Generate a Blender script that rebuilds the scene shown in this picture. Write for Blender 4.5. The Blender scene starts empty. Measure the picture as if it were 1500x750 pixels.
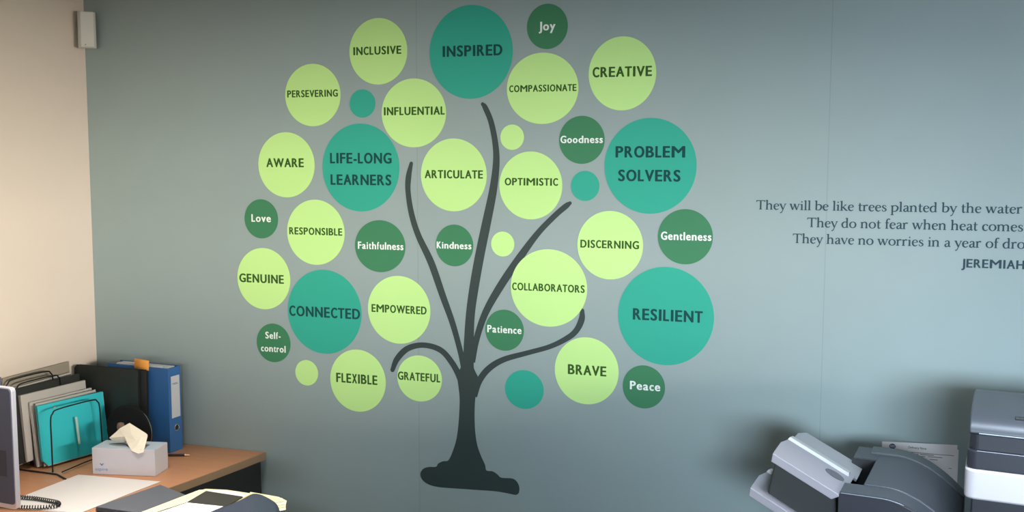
import bpy, bmesh, math, random
from mathutils import Vector, Matrix

random.seed(4)
SC = bpy.context.scene
COL = SC.collection

# ------------------------------------------------------------------ camera
YAW, PITCH, ROLL, FPX = 0.314423, 0.0947056, 0.00142948, 1501.66
CAM = Vector((2.548, -3.0, 1.72))
def make_camera():
    cy, sy = math.cos(YAW), math.sin(YAW)
    f = Vector((-sy, cy, 0)); r = Vector((cy, sy, 0)); u = Vector((0, 0, 1))
    cp, sp = math.cos(PITCH), math.sin(PITCH)
    f2 = f*cp - u*sp; u2 = u*cp + f*sp
    cr, sr = math.cos(ROLL), math.sin(ROLL)
    r3 = r*cr + u2*sr; u3 = u2*cr - r*sr
    cd = bpy.data.cameras.new('camera'); cd.sensor_width = 36; cd.lens = 36*FPX/1500; cd.clip_start = 0.05
    o = bpy.data.objects.new('camera', cd); COL.objects.link(o)
    m = Matrix((r3, u3, -f2)).transposed().to_4x4(); m.translation = CAM
    o.matrix_world = m
    SC.camera = o
make_camera()

# ------------------------------------------------------------------ light and exposure
SC.view_settings.view_transform = 'Standard'; SC.view_settings.look = 'None'
SC.view_settings.gamma = 1; SC.view_settings.use_curve_mapping = False
SC.view_settings.exposure = -0.10
w = bpy.data.worlds.new('sky'); SC.world = w; w.use_nodes = True
w.node_tree.nodes['Background'].inputs[0].default_value = (0.70, 0.84, 1.0, 1)
w.node_tree.nodes['Background'].inputs[1].default_value = 0.45
def area(name, loc, target, sx, sy, power, col, spread=180):
    d = bpy.data.lights.new(name, 'AREA'); d.shape = 'RECTANGLE'; d.size = sx; d.size_y = sy
    d.energy = power; d.color = col; d.spread = math.radians(spread)
    o = bpy.data.objects.new(name, d); COL.objects.link(o); o.location = loc
    o.rotation_euler = (Vector(target) - Vector(loc)).to_track_quat('-Z', 'Y').to_euler()
    return o
# light panels added outside: cool sky front right, warm fill front left and side
area('cool_sky_panel', (3.9, -8.6, 2.24), (3.9, 0, 2.24), 3.2, 1.5, 1350, (0.69, 0.86, 1.03))
area('warm_fill_front', (1.0, -8.6, 1.54), (1.0, 0, 1.54), 2.8, 0.90, 720, (1.0, 1.0, 0.86))
area('warm_fill_side', (8.8, -2.9, 1.76), (0, -2.9, 1.76), 3.4, 1.22, 1520, (1.0, 0.90, 0.80))
# unseen downlights added to brighten the desk and the copier top
area('added_downlight', (0.85, -0.95, 2.66), (0.85, -0.95, 0), 0.5, 0.5, 11, (1.0, 0.91, 0.82), 60)
area('added_downlight', (3.0, -1.25, 2.66), (3.0, -1.25, 0), 0.5, 0.5, 17, (0.74, 0.88, 1.06), 80)

# ------------------------------------------------------------------ materials
MATS = {}
def mat(name, col, rough=0.5, metal=0.0, noise=0.0, nscale=40.0, bump=0.0, spec=0.5, col2=None, stretch=None, coat=0.0):
    if name in MATS: return MATS[name]
    m = bpy.data.materials.new(name); m.use_nodes = True
    nt = m.node_tree; b = nt.nodes['Principled BSDF']
    b.inputs['Base Color'].default_value = (*col, 1); b.inputs['Roughness'].default_value = rough
    b.inputs['Metallic'].default_value = metal; b.inputs['Specular IOR Level'].default_value = spec
    if coat: b.inputs['Coat Weight'].default_value = coat
    if noise or bump:
        tc = nt.nodes.new('ShaderNodeTexCoord'); mp = nt.nodes.new('ShaderNodeMapping')
        if stretch: mp.inputs['Scale'].default_value = stretch
        nz = nt.nodes.new('ShaderNodeTexNoise'); nz.inputs['Scale'].default_value = nscale; nz.inputs['Detail'].default_value = 5
        nt.links.new(tc.outputs['Object'], mp.inputs['Vector']); nt.links.new(mp.outputs['Vector'], nz.inputs['Vector'])
        if noise:
            mx = nt.nodes.new('ShaderNodeMix'); mx.data_type = 'RGBA'
            c2 = col2 or tuple(c*(1-noise) for c in col)
            mx.inputs[6].default_value = (*col, 1); mx.inputs[7].default_value = (*c2, 1)
            nt.links.new(nz.outputs['Fac'], mx.inputs[0]); nt.links.new(mx.outputs[2], b.inputs['Base Color'])
        if bump:
            bp = nt.nodes.new('ShaderNodeBump'); bp.inputs['Strength'].default_value = bump; bp.inputs['Distance'].default_value = 0.002
            nt.links.new(nz.outputs['Fac'], bp.inputs['Height']); nt.links.new(bp.outputs['Normal'], b.inputs['Normal'])
    MATS[name] = m
    return m

def mural_wall_material():
    """grey green painted wallpaper with faint butt seams between its drops"""
    m = mat('mural_wallpaper', (0.30, 0.37, 0.36), 0.55, noise=0.06, nscale=9, bump=0.03)
    nt = m.node_tree; b = nt.nodes['Principled BSDF']
    src = b.inputs['Base Color'].links[0].from_socket
    tc = nt.nodes.new('ShaderNodeTexCoord'); sp = nt.nodes.new('ShaderNodeSeparateXYZ')
    nt.links.new(tc.outputs['Object'], sp.inputs[0])
    md = nt.nodes.new('ShaderNodeMath'); md.operation = 'PINGPONG'; md.inputs[1].default_value = 0.6205
    sub = nt.nodes.new('ShaderNodeMath'); sub.operation = 'SUBTRACT'; sub.inputs[1].default_value = 1.257
    nt.links.new(sp.outputs['X'], sub.inputs[0]); nt.links.new(sub.outputs[0], md.inputs[0])
    lt = nt.nodes.new('ShaderNodeMath'); lt.operation = 'LESS_THAN'; lt.inputs[1].default_value = 0.0015
    nt.links.new(md.outputs[0], lt.inputs[0])
    sc = nt.nodes.new('ShaderNodeMath'); sc.operation = 'MULTIPLY'; sc.inputs[1].default_value = 0.22
    gt = nt.nodes.new('ShaderNodeMath'); gt.operation = 'GREATER_THAN'; gt.inputs[1].default_value = 0.5
    nt.links.new(sp.outputs['X'], gt.inputs[0])
    an = nt.nodes.new('ShaderNodeMath'); an.operation = 'MULTIPLY'; nt.links.new(lt.outputs[0], an.inputs[0]); nt.links.new(gt.outputs[0], an.inputs[1])
    nt.links.new(an.outputs[0], sc.inputs[0])
    mx = nt.nodes.new('ShaderNodeMix'); mx.data_type = 'RGBA'; mx.inputs[7].default_value = (0.12, 0.15, 0.15, 1)
    nt.links.new(sc.outputs[0], mx.inputs[0]); nt.links.new(src, mx.inputs[6]); nt.links.new(mx.outputs[2], b.inputs['Base Color'])
    return m

M_MURAL = mural_wall_material()
M_CREAM = mat('cream_wall_paint', (0.74, 0.645, 0.555), 0.7, noise=0.04, nscale=12, bump=0.03)
M_CEIL = mat('ceiling_paint', (0.55, 0.55, 0.53), 0.85, noise=0.05, nscale=20)
M_CARPET = mat('grey_carpet', (0.10, 0.105, 0.11), 0.95, noise=0.5, nscale=300, bump=0.6)
M_LIME = mat('lime_vinyl', (0.55, 0.84, 0.29), 0.6, spec=.3)
M_TEAL = mat('teal_vinyl', (0.028, 0.385, 0.275), 0.6, spec=.3)
M_DGREEN = mat('dark_green_vinyl', (0.045, 0.21, 0.095), 0.6, spec=.3)
M_TREE = mat('blackish_green_vinyl', (0.022, 0.040, 0.037), 0.6)
M_TXT_LIME = mat('olive_lettering', (0.045, 0.105, 0.020), 0.8, spec=.1)
M_TXT_TEAL = mat('deep_teal_lettering', (0.014, 0.070, 0.068), 0.8, spec=.1)
M_TXT_WHITE = mat('white_lettering', (0.86, 0.89, 0.84), 0.7, spec=.2)
M_TXT_SLATE = mat('slate_lettering', (0.042, 0.074, 0.088), 0.8, spec=.1)
M_WOOD = mat('beech_laminate', (0.50, 0.245, 0.125), 0.42, noise=1, nscale=6, stretch=(1.5, 14, 14), col2=(0.40, 0.185, 0.09))
M_EDGE = mat('brown_edge_band', (0.36, 0.235, 0.14), 0.5, noise=0.2, nscale=20)
M_CHAR = mat('charcoal_board', (0.022, 0.027, 0.027), 0.7, noise=0.15, nscale=60)
M_WHITEPL = mat('white_plastic', (0.66, 0.65, 0.60), 0.4, noise=0.03, nscale=30)
M_DISC = mat('dull_black', (0.010, 0.011, 0.012), 0.7, spec=.2)
M_BLACKPL = mat('black_plastic', (0.016, 0.017, 0.018), 0.4)
M_WIRE = mat('black_wire', (0.012, 0.012, 0.012), 0.45, metal=0.3)
M_SILVER = mat('silver_bezel', (0.56, 0.57, 0.66), 0.35, metal=0.35)
M_SCREEN = mat('dark_screen', (0.060, 0.072, 0.112), 0.5, spec=.3)
M_SCREEN_REFL = mat('painted_reflection', (0.034, 0.040, 0.060), 0.5, spec=.3)
M_TEALF = mat('teal_card', (0.025, 0.58, 0.66), 0.5, noise=0.12, nscale=14)
M_PAPER = mat('white_paper', (0.62, 0.60, 0.59), 0.8, noise=0.03, nscale=30)
M_PAPERG = mat('grey_white_card', (0.52, 0.50, 0.47), 0.8, noise=0.08, nscale=30)
M_CREAMP = mat('cream_card', (0.62, 0.58, 0.38), 0.8, noise=0.06, nscale=30)
M_BEIGE = mat('beige_card', (0.34, 0.30, 0.24), 0.8, noise=0.1, nscale=30)
M_BLACKC = mat('black_card', (0.021, 0.023, 0.022), 0.55, noise=0.2, nscale=18)
M_BLACKC2 = mat('dark_green_black_card', (0.024, 0.032, 0.030), 0.5, noise=0.25, nscale=14)
M_BLUE = mat('blue_board', (0.030, 0.130, 0.340), 0.5, noise=0.12, nscale=25)
M_BLUE2 = mat('blue_grey_card', (0.14, 0.16, 0.24), 0.6, noise=0.1, nscale=25)
M_LABEL = mat('label_paper', (0.50, 0.52, 0.55), 0.7)
M_ORANGE = mat('orange_note', (0.86, 0.36, 0.06), 0.75)
M_TISBOX = mat('lilac_grey_carton', (0.60, 0.585, 0.63), 0.6, noise=0.05, nscale=20)
M_TISBOX_TOP = mat('pale_blue_carton', (0.42, 0.50, 0.58), 0.55, noise=0.08, nscale=25)
M_FILM = mat('shaded_slot_film', (0.22, 0.25, 0.28), 0.3)
M_LOGO = mat('pale_blue_print', (0.22, 0.33, 0.58), 0.6)
M_LOGO2 = mat('blue_print', (0.06, 0.16, 0.42), 0.6)
M_TISSUE = mat('tissue_paper', (0.80, 0.74, 0.60), 0.9, noise=0.04, nscale=60, bump=0.1)
M_BROWN = mat('brown_wood', (0.20, 0.13, 0.08), 0.6, noise=0.4, nscale=40)
M_CHROME = mat('chrome', (0.75, 0.78, 0.8), 0.15, metal=1.0)
M_COPPER = mat('copper_tip', (0.75, 0.45, 0.30), 0.3, metal=0.8)
M_SLATEF = mat('slate_folder', (0.070, 0.078, 0.096), 0.5, noise=0.12, nscale=14)
M_NAVYF = mat('navy_folder', (0.032, 0.042, 0.075), 0.45, noise=0.12, nscale=14)
M_COP_DK = mat('dark_blue_grey_plastic', (0.070, 0.076, 0.087), 0.42, noise=0.06, nscale=60)
M_COP_DK2 = mat('darker_blue_grey_plastic', (0.032, 0.033, 0.043), 0.45, noise=0.06, nscale=60)
M_COP_WH = mat('white_panel_plastic', (0.63, 0.59, 0.61), 0.4)
M_COP_GR = mat('light_grey_plastic', (0.37, 0.35, 0.38), 0.45, noise=0.05, nscale=60)
M_COP_GR2 = mat('translucent_grey_plastic', (0.40, 0.395, 0.40), 0.4)
M_BLACKIN = mat('print_black', (0.03, 0.03, 0.035), 0.6)
M_GREYIN = mat('print_grey', (0.16, 0.15, 0.15), 0.6)
M_SHEETBK = mat('black_print_sheet', (0.026, 0.024, 0.020), 0.5, noise=0.15, nscale=30)
M_METALF = mat('cabinet_paint', (0.28, 0.29, 0.30), 0.5)
def pane_material():
    m = bpy.data.materials.new('pane_glass'); m.use_nodes = True; nt = m.node_tree; nt.nodes.clear()
    t = nt.nodes.new('ShaderNodeBsdfTransparent'); g = nt.nodes.new('ShaderNodeBsdfGlossy'); g.inputs['Roughness'].default_value = .03
    x = nt.nodes.new('ShaderNodeMixShader'); x.inputs[0].default_value = .06; o = nt.nodes.new('ShaderNodeOutputMaterial')
    nt.links.new(t.outputs[0], x.inputs[1]); nt.links.new(g.outputs[0], x.inputs[2]); nt.links.new(x.outputs[0], o.inputs[0])
    return m
M_GLASS = pane_material()

# ------------------------------------------------------------------ helpers
def tag(o, label=None, cat=None, group=None, kind=None):
    if label: o['label'] = label
    if cat: o['category'] = cat
    if group: o['group'] = group
    if kind: o['kind'] = kind
    return o
def empty(name, loc, rz=0.0, label=None, cat=None, group=None):
    o = bpy.data.objects.new(name, None); COL.objects.link(o); o.location = loc; o.rotation_euler = (0, 0, rz)
    o.empty_display_size = 0.05
    return tag(o, label, cat, group)
def obj(name, bm, m, parent=None, smooth=False, bevel=0.0, seg=2, label=None):
    bmesh.ops.recalc_face_normals(bm, faces=bm.faces)
    me = bpy.data.meshes.new(name); bm.to_mesh(me); bm.free()
    for mm in (m if isinstance(m, (list, tuple)) else [m]): me.materials.append(mm)
    if smooth:
        for p in me.polygons: p.use_smooth = True
    o = bpy.data.objects.new(name, me); COL.objects.link(o)
    if parent: o.parent = parent
    if bevel:
        md = o.modifiers.new('bevel', 'BEVEL'); md.width = bevel; md.segments = seg; md.limit_method = 'ANGLE'; md.angle_limit = math.radians(35)
        md.harden_normals = True
        for p in me.polygons: p.use_smooth = True
    if label: o['label'] = label
    return o
def BM(): return bmesh.new()
def box(bm, c, s, rot=None):
    """axis box, centre c, size s"""
    m = Matrix.Translation(c) @ (rot.to_4x4() if rot else Matrix.Identity(4)) @ Matrix.Diagonal((*s, 1))
    return bmesh.ops.create_cube(bm, size=1, matrix=m)['verts']
def box2(bm, a, b):
    return box(bm, [(a[i]+b[i])/2 for i in range(3)], [abs(b[i]-a[i]) for i in range(3)])
def prism(bm, pts, axis, a, b):
    """polygon pts (2D) extruded along axis from a to b; axis 0: (y,z), 1: (x,z), 2: (x,y)"""
    def P(p, t):
        return {0: (t, p[0], p[1]), 1: (p[0], t, p[1]), 2: (p[0], p[1], t)}[axis]
    v0 = [bm.verts.new(P(p, a)) for p in pts]; v1 = [bm.verts.new(P(p, b)) for p in pts]
    n = len(pts)
    bm.faces.new(v0); bm.faces.new(v1[::-1])
    for i in range(n): bm.faces.new((v0[i], v1[i], v1[(i+1) % n], v0[(i+1) % n]))
def hull(bm, bottom, top):
    """quad prism between two equal-length 3D loops"""
    v0 = [bm.verts.new(p) for p in bottom]; v1 = [bm.verts.new(p) for p in top]
    n = len(bottom)
    bm.faces.new(v0); bm.faces.new(v1[::-1])
    for i in range(n): bm.faces.new((v0[i], v1[i], v1[(i+1) % n], v0[(i+1) % n]))
def catmull(pts, n=8, closed=False):
    pts = [Vector(p) for p in pts]; out = []
    N = len(pts); rng = range(N if closed else N-1)
    for i in rng:
        p1, p2 = pts[i], pts[(i+1) % N]
        p0 = pts[i-1] if (closed or i > 0) else p1*2-p2
        p3 = pts[(i+2) % N] if (closed or i+2 < N) else p2*2-p1
        for k in range(n):
            t = k/n
            out.append(0.5*((2*p1)+(p2-p0)*t+(2*p0-5*p1+4*p2-p3)*t*t+(3*p1-p0-3*p2+p3)*t**3))
    if not closed: out.append(pts[-1])
    return out
def tube(bm, pts, r, seg=8, closed=False):
    pts = [Vector(p) for p in pts]; rings = []
    N = len(pts); up = None
    for i, p in enumerate(pts):
        if closed: t = pts[(i+1) % N]-pts[i-1]
        else: t = pts[min(i+1, N-1)]-pts[max(i-1, 0)]
        t.normalize()
        if up is None: up = t.orthogonal().normalized()
        up = (up - t*up.dot(t)); up = up.normalized() if up.length > 1e-6 else t.orthogonal().normalized()
        s = t.cross(up)
        rr = r[i] if isinstance(r, (list, tuple)) else r
        rings.append([bm.verts.new(p+(up*math.cos(a)+s*math.sin(a))*rr) for a in (2*math.pi*k/seg for k in range(seg))])
    for i in range(N if closed else N-1):
        A, B = rings[i], rings[(i+1) % N]
        for k in range(seg): bm.faces.new((A[k], A[(k+1) % seg], B[(k+1) % seg], B[k]))
    if not closed: bm.faces.new(rings[0][::-1]); bm.faces.new(rings[-1])
def lathe(bm, prof, c=(0, 0, 0), seg=24, axis=2):
    rings = []
    for r, h in prof:
        ring = []
        for k in range(seg):
            a = 2*math.pi*k/seg; u, v = r*math.cos(a), r*math.sin(a)
            p = (u, v, h) if axis == 2 else ((u, h, v) if axis == 1 else (h, u, v))
            ring.append(bm.verts.new((c[0]+p[0], c[1]+p[1], c[2]+p[2])))
        rings.append(ring)
    for A, B in zip(rings, rings[1:]):
        for k in range(seg): bm.faces.new((A[k], A[(k+1) % seg], B[(k+1) % seg], B[k]))
    bm.faces.new(rings[0][::-1]); bm.faces.new(rings[-1])
def grid(bm, rows):
    V = [[bm.verts.new(p) for p in r] for r in rows]
    for a, b in zip(V, V[1:]):
        for k in range(len(a)-1): bm.faces.new((a[k], a[k+1], b[k+1], b[k]))
    return V
def solid(o, t, sub=0, offset=0.0):
    if sub:
        s = o.modifiers.new('subd', 'SUBSURF'); s.levels = sub; s.render_levels = sub
    md = o.modifiers.new('thick', 'SOLIDIFY'); md.thickness = t; md.offset = offset
    return o
def sheet(bm, corners, t):
    """flat sheet from a loop of 3D corners, thickness t along its normal"""
    c = [Vector(p) for p in corners]; n = (c[1]-c[0]).cross(c[2]-c[0]).normalized()
    hull(bm, c, [p+n*t for p in c])

ADV = dict(zip('ABCDEFGHIJKLMNOPRSTUVWY', (1200, 1130, 1070, 1280, 1000, 940, 1300, 1290, 560, 680, 1110, 870, 1780, 1350, 1370, 1080, 1140, 960, 1010, 1300, 1150, 1830, 1070)))
ADV.update(dict(zip('acdefhiklnoprstuvywmbg', (1000, 850, 1100, 1020, 640, 1100, 500, 970, 500, 1100, 1100, 1100, 720, 810, 700, 1100, 960, 960, 1520, 1640, 1100, 970))))
ADV.update({'-': 620, ' ': 460})
TIGHT = set('AVWYTvyw')
GCACHE = {}
def glyph_mesh(ch):
    """flat outline of one letter, as vertices and faces, in units of the font size"""
    if ch not in GCACHE:
        cu = bpy.data.curves.new('lettering', 'FONT'); cu.body = ch; cu.size = 1; cu.resolution_u = 4
        o = bpy.data.objects.new('lettering', cu); COL.objects.link(o)
        dg = bpy.context.evaluated_depsgraph_get(); dg.update()
        me = bpy.data.meshes.new_from_object(o.evaluated_get(dg))
        GCACHE[ch] = ([(v.co.x, v.co.y) for v in me.vertices], [list(p.vertices) for p in me.polygons])
        bpy.data.objects.remove(o); bpy.data.curves.remove(cu); bpy.data.meshes.remove(me)
    return GCACHE[ch]
def text_mesh(body, weight=0.012):
    """letters set side by side on even sans-serif widths (cap height 1); the weight is gained by
    laying slightly shifted copies of each outline over each other"""
    vs = glyph_mesh('H')[0]; lo, hi = min(v[1] for v in vs), max(v[1] for v in vs); k = 1/(hi-lo)
    b = bmesh.new(); x = 0.0
    for ch in body:
        adv = ADV.get(ch, 1000)/1310
        if ch != ' ':
            vs, fs = glyph_mesh(ch); x0, x1 = min(v[0] for v in vs), max(v[0] for v in vs)
            side = (.02 if ch in TIGHT else .075 if ch in 'HIMNUilhnmu' else .055)+weight
            ink = max(.02, adv-2*side)
            sx = ink/(x1-x0)
            if ch in 'Iil': sx = min(sx, k); side = (adv-(x1-x0)*sx)/2
            for n, (dx, dy) in enumerate(((-1, 0), (1, 0), (-.6, -.6), (.6, -.6), (-.6, .6), (.6, .6), (0, 0))):
                nv = [b.verts.new((x+side+(v[0]-x0)*sx+dx*weight, (v[1]-lo)*k*(1-weight*.9)+weight*.45+dy*weight*.7, n)) for v in vs]
                for f in fs:
                    try: b.faces.new([nv[i] for i in f])
                    except ValueError: pass
        x += adv
    me = bpy.data.meshes.new('lettering'); b.to_mesh(me); b.free()
    return me
def lettering(name, body, width, cap, m, parent, origin, xdir=(1, 0, 0), ydir=(0, 0, 1), weight=0.012, label=None):
    """text fitted to a width and a cap height, laid on the plane of xdir and ydir around origin"""
    me = text_mesh(body, weight)
    xs = [v.co.x for v in me.vertices]; x0, x1 = min(xs), max(xs)
    sx = width/(x1-x0); X, Y, O = Vector(xdir), Vector(ydir), Vector(origin)
    N = X.cross(Y)
    for v in me.vertices:
        v.co = O+X*((v.co.x-(x0+x1)/2)*sx)+Y*((v.co.y-.5)*cap)+N*(v.co.z*.00003)
    me.materials.clear(); me.materials.append(m); me.name = name
    o = bpy.data.objects.new(name, me); COL.objects.link(o); o.parent = parent
    if label: o['label'] = label
    return o

# ------------------------------------------------------------------ the room
RX, RY, RZ = 4.4, -4.3, 2.7
def struct(name, bm, m): return tag(obj(name, bm, m), kind='structure')
b = BM(); box2(b, (-0.1, RY-0.1, -0.1), (RX+0.1, 0.1, 0)); struct('floor', b, M_CARPET)
b = BM(); box2(b, (-0.1, RY-0.1, RZ), (RX+0.1, 0.1, RZ+0.1)); struct('ceiling', b, M_CEIL)
b = BM(); box2(b, (-0.1, 0, 0), (RX+0.1, 0.1, RZ)); struct('wall_back', b, M_MURAL)
b = BM(); box2(b, (-0.1, RY-0.1, 0), (0, 0, RZ)); struct('wall_left', b, M_CREAM)
def wall_with_openings(name, axis, at, thick, lo, hi, openings):
    b = BM(); cuts = sorted(openings)
    def seg(a0, a1, z0, z1):
        if a1-a0 < 1e-4 or z1-z0 < 1e-4: return
        if axis == 0: box2(b, (at, a0, z0), (at+thick, a1, z1))
        else: box2(b, (a0, at, z0), (a1, at+thick, z1))
    x = lo
    for (a0, a1, z0, z1) in cuts:
        seg(x, a0, 0, RZ); seg(a0, a1, 0, z0); seg(a0, a1, z1, RZ); x = a1
    seg(x, hi, 0, RZ)
    struct(name, b, M_CREAM)
wall_with_openings('wall_right', 0, RX, 0.1, RY, 0, [(-2.6, -1.0, 1.28, 1.85)])
wall_with_openings('wall_front', 1, RY-0.1, 0.1, 0, RX, [(0.3, 1.5, 1.35, 1.75), (2.6, 4.2, 1.30, 2.10)])  # slit openings that mask the added panels and shape the wall light
def unseen_window(n, axis, at, a0, a1, z0, z1):  # unseen openings, sized and placed to shape the light on the walls
    def B(bm, p0, p1, d):
        if axis == 0: box2(bm, (at-d, p0[0], p0[1]), (at+d, p1[0], p1[1]))
        else: box2(bm, (p0[0], at-d, p0[1]), (p1[0], at+d, p1[1]))
    f = BM()
    B(f, (a0, z0), (a0+.05, z1), .03); B(f, (a1-.05, z0), (a1, z1), .03)
    B(f, (a0+.05, z0), (a1-.05, z0+.05), .03); B(f, (a0+.05, z1-.05), (a1-.05, z1), .03)
    B(f, ((a0+a1)/2-.02, z0+.05), ((a0+a1)/2+.02, z1-.05), .025)
    o = struct('unseen_window_%d' % n, f, M_WHITEPL)
    g = BM(); B(g, (a0+.05, z0+.05), ((a0+a1)/2-.02, z1-.05), .003); obj('pane', g, M_GLASS, o)
    g = BM(); B(g, ((a0+a1)/2+.02, z0+.05), (a1-.05, z1-.05), .003); obj('pane', g, M_GLASS, o)
unseen_window(1, 0, RX+.06, -2.6, -1.0, 1.28, 1.85)
unseen_window(2, 1, RY-.06, 2.6, 4.2, 1.30, 2.10)
unseen_window(3, 1, RY-.06, .3, 1.5, 1.35, 1.75)
for (x, y) in ((.85, -.95), (3.0, -1.25)):  # frames around the unseen downlights added over desk and copier
    cl = empty('added_ceiling_light', (x, y, RZ), 0, 'added unseen square ceiling light above the desk' if x < 2 else 'added unseen square ceiling light above the copier', 'ceiling light', 'added ceiling lights')
    b = BM()
    for sx, sy, ex, ey in ((-.3, 0, .02, .62), (.3, 0, .02, .62), (0, -.3, .58, .02), (0, .3, .58, .02)): box(b, (sx, sy, -.012), (ex, ey, .024))
    obj('frame', b, M_WHITEPL, cl)
b = BM(); box2(b, (0.0, -0.012, 0), (RX, 0, 0.09)); struct('baseboard_back', b, M_CHAR)

# ------------------------------------------------------------------ wall tree: one decal, and a decal for every disc
G = 0.0006
DISCS = [
    ('INCLUSIVE', 1.1259, 2.0574, 0.1004, 0.1038, [('INCLUSIVE', 1.1228, 2.0602, 0.1669, 0.0255)]),
    ('PERSEVERING', 0.8906, 1.9245, 0.1006, 0.1004, [('PERSEVERING', 0.89, 1.9296, 0.1847, 0.0226)]),
    ('t1', 1.0689, 1.8948, 0.0452, 0.0447, []),
    ('INFLUENTIAL', 1.246, 1.8625, 0.1099, 0.1075, [('INFLUENTIAL', 1.2479, 1.869, 0.2078, 0.0255)]),
    ('INSPIRED', 1.4379, 2.0457, 0.1361, 0.1422, [('INSPIRED', 1.4435, 2.05, 0.1956, 0.0335)]),
    ('Joy', 1.6825, 2.114, 0.0637, 0.0668, [('Joy', 1.6822, 2.1156, 0.0523, 0.0262)]),
    ('COMPASSIONATE', 1.6677, 1.9308, 0.1123, 0.1064, [('COMPASSIONATE', 1.6688, 1.9315, 0.2112, 0.0204)]),
    ('l1', 1.5724, 1.7851, 0.0379, 0.0385, []),
    ('CREATIVE', 1.9119, 1.9694, 0.1008, 0.1074, [('CREATIVE', 1.9118, 1.9748, 0.1774, 0.0297)]),
    ('Goodness', 1.7916, 1.7761, 0.07, 0.0715, [('Goodness', 1.791, 1.7776, 0.1307, 0.0219)]),
    ('PROBLEM', 1.9983, 1.6991, 0.1363, 0.1404, [('PROBLEM', 1.998, 1.7404, 0.2061, 0.0335), ('SOLVERS', 1.9961, 1.6709, 0.1849, 0.034)]),
    ('AWARE', 0.7885, 1.6984, 0.1049, 0.1071, [('AWARE', 0.7843, 1.7054, 0.1402, 0.0292)]),
    ('LIFELONG', 1.0591, 1.6903, 0.1366, 0.1411, [('LIFE-LONG', 1.0599, 1.7207, 0.2188, 0.0341), ('LEARNERS', 1.0596, 1.6513, 0.2164, 0.0342)]),
    ('Love', 0.6899, 1.5181, 0.0637, 0.0656, [('Love', 0.6899, 1.5206, 0.0744, 0.0256)]),
    ('RESPONSIBLE', 0.893, 1.4777, 0.1058, 0.1074, [('RESPONSIBLE', 0.8933, 1.4809, 0.1955, 0.0238)]),
    ('Faithfulness', 1.1252, 1.4383, 0.0889, 0.0841, [('Faithfulness', 1.1272, 1.4398, 0.1609, 0.0238)]),
    ('ARTICULATE', 1.3798, 1.6688, 0.1101, 0.1135, [('ARTICULATE', 1.3804, 1.671, 0.1951, 0.0256)]),
    ('OPTIMISTIC', 1.6317, 1.6384, 0.1003, 0.1034, [('OPTIMISTIC', 1.634, 1.6497, 0.1702, 0.0228)]),
    ('t2', 1.803, 1.6388, 0.0439, 0.0452, []),
    ('Kindness', 1.3821, 1.4478, 0.0632, 0.0659, [('Kindness', 1.3808, 1.4481, 0.1171, 0.022)]),
    ('l2', 1.5421, 1.4567, 0.0376, 0.0387, []),
    ('DISCERNING', 1.8806, 1.4622, 0.1001, 0.1028, [('DISCERNING', 1.8795, 1.4647, 0.1791, 0.0238)]),
    ('Gentleness', 2.105, 1.4932, 0.0801, 0.081, [('Gentleness', 2.1075, 1.4949, 0.1472, 0.024)]),
    ('GENUINE', 0.6939, 1.3167, 0.1011, 0.1037, [('GENUINE', 0.6859, 1.3169, 0.1713, 0.0292)]),
    ('CONNECTED', 0.9204, 1.2149, 0.136, 0.1401, [('CONNECTED', 0.9207, 1.2133, 0.2619, 0.0347)]),
    ('EMPOWERED', 1.1893, 1.2342, 0.1096, 0.1102, [('EMPOWERED', 1.1897, 1.2362, 0.1935, 0.0256)]),
    ('Selfcontrol', 0.7269, 1.1, 0.0645, 0.0658, [('Self-', 0.7259, 1.1253, 0.0588, 0.0233), ('control', 0.7259, 1.0806, 0.0948, 0.0233)]),
    ('l3', 0.8509, 1.0057, 0.0427, 0.0431, []),
    ('FLEXIBLE', 1.0395, 0.9919, 0.1006, 0.1037, [('FLEXIBLE', 1.0359, 0.9981, 0.1497, 0.0313)]),
    ('GRATEFUL', 1.2597, 1.0143, 0.0777, 0.0751, [('GRATEFUL', 1.2579, 1.0195, 0.1479, 0.0268)]),
    ('COLLABORATORS', 1.6903, 1.3253, 0.1215, 0.1194, [('COLLABORATORS', 1.6891, 1.3266, 0.2312, 0.0232)]),
    ('RESILIENT', 2.0506, 1.2559, 0.1424, 0.147, [('RESILIENT', 2.0568, 1.2586, 0.2073, 0.0346)]),
    ('Patience', 1.5482, 1.187, 0.0632, 0.0648, [('Patience', 1.5479, 1.1896, 0.1127, 0.0232)]),
    ('BRAVE', 1.8117, 1.0758, 0.1, 0.1036, [('BRAVE', 1.8138, 1.0778, 0.1206, 0.0308)]),
    ('t3', 1.6133, 1.0036, 0.0631, 0.0613, []),
    ('Peace', 1.9888, 1.0386, 0.0641, 0.0656, [('Peace', 1.9929, 1.0418, 0.0919, 0.0262)]),
]
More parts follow.
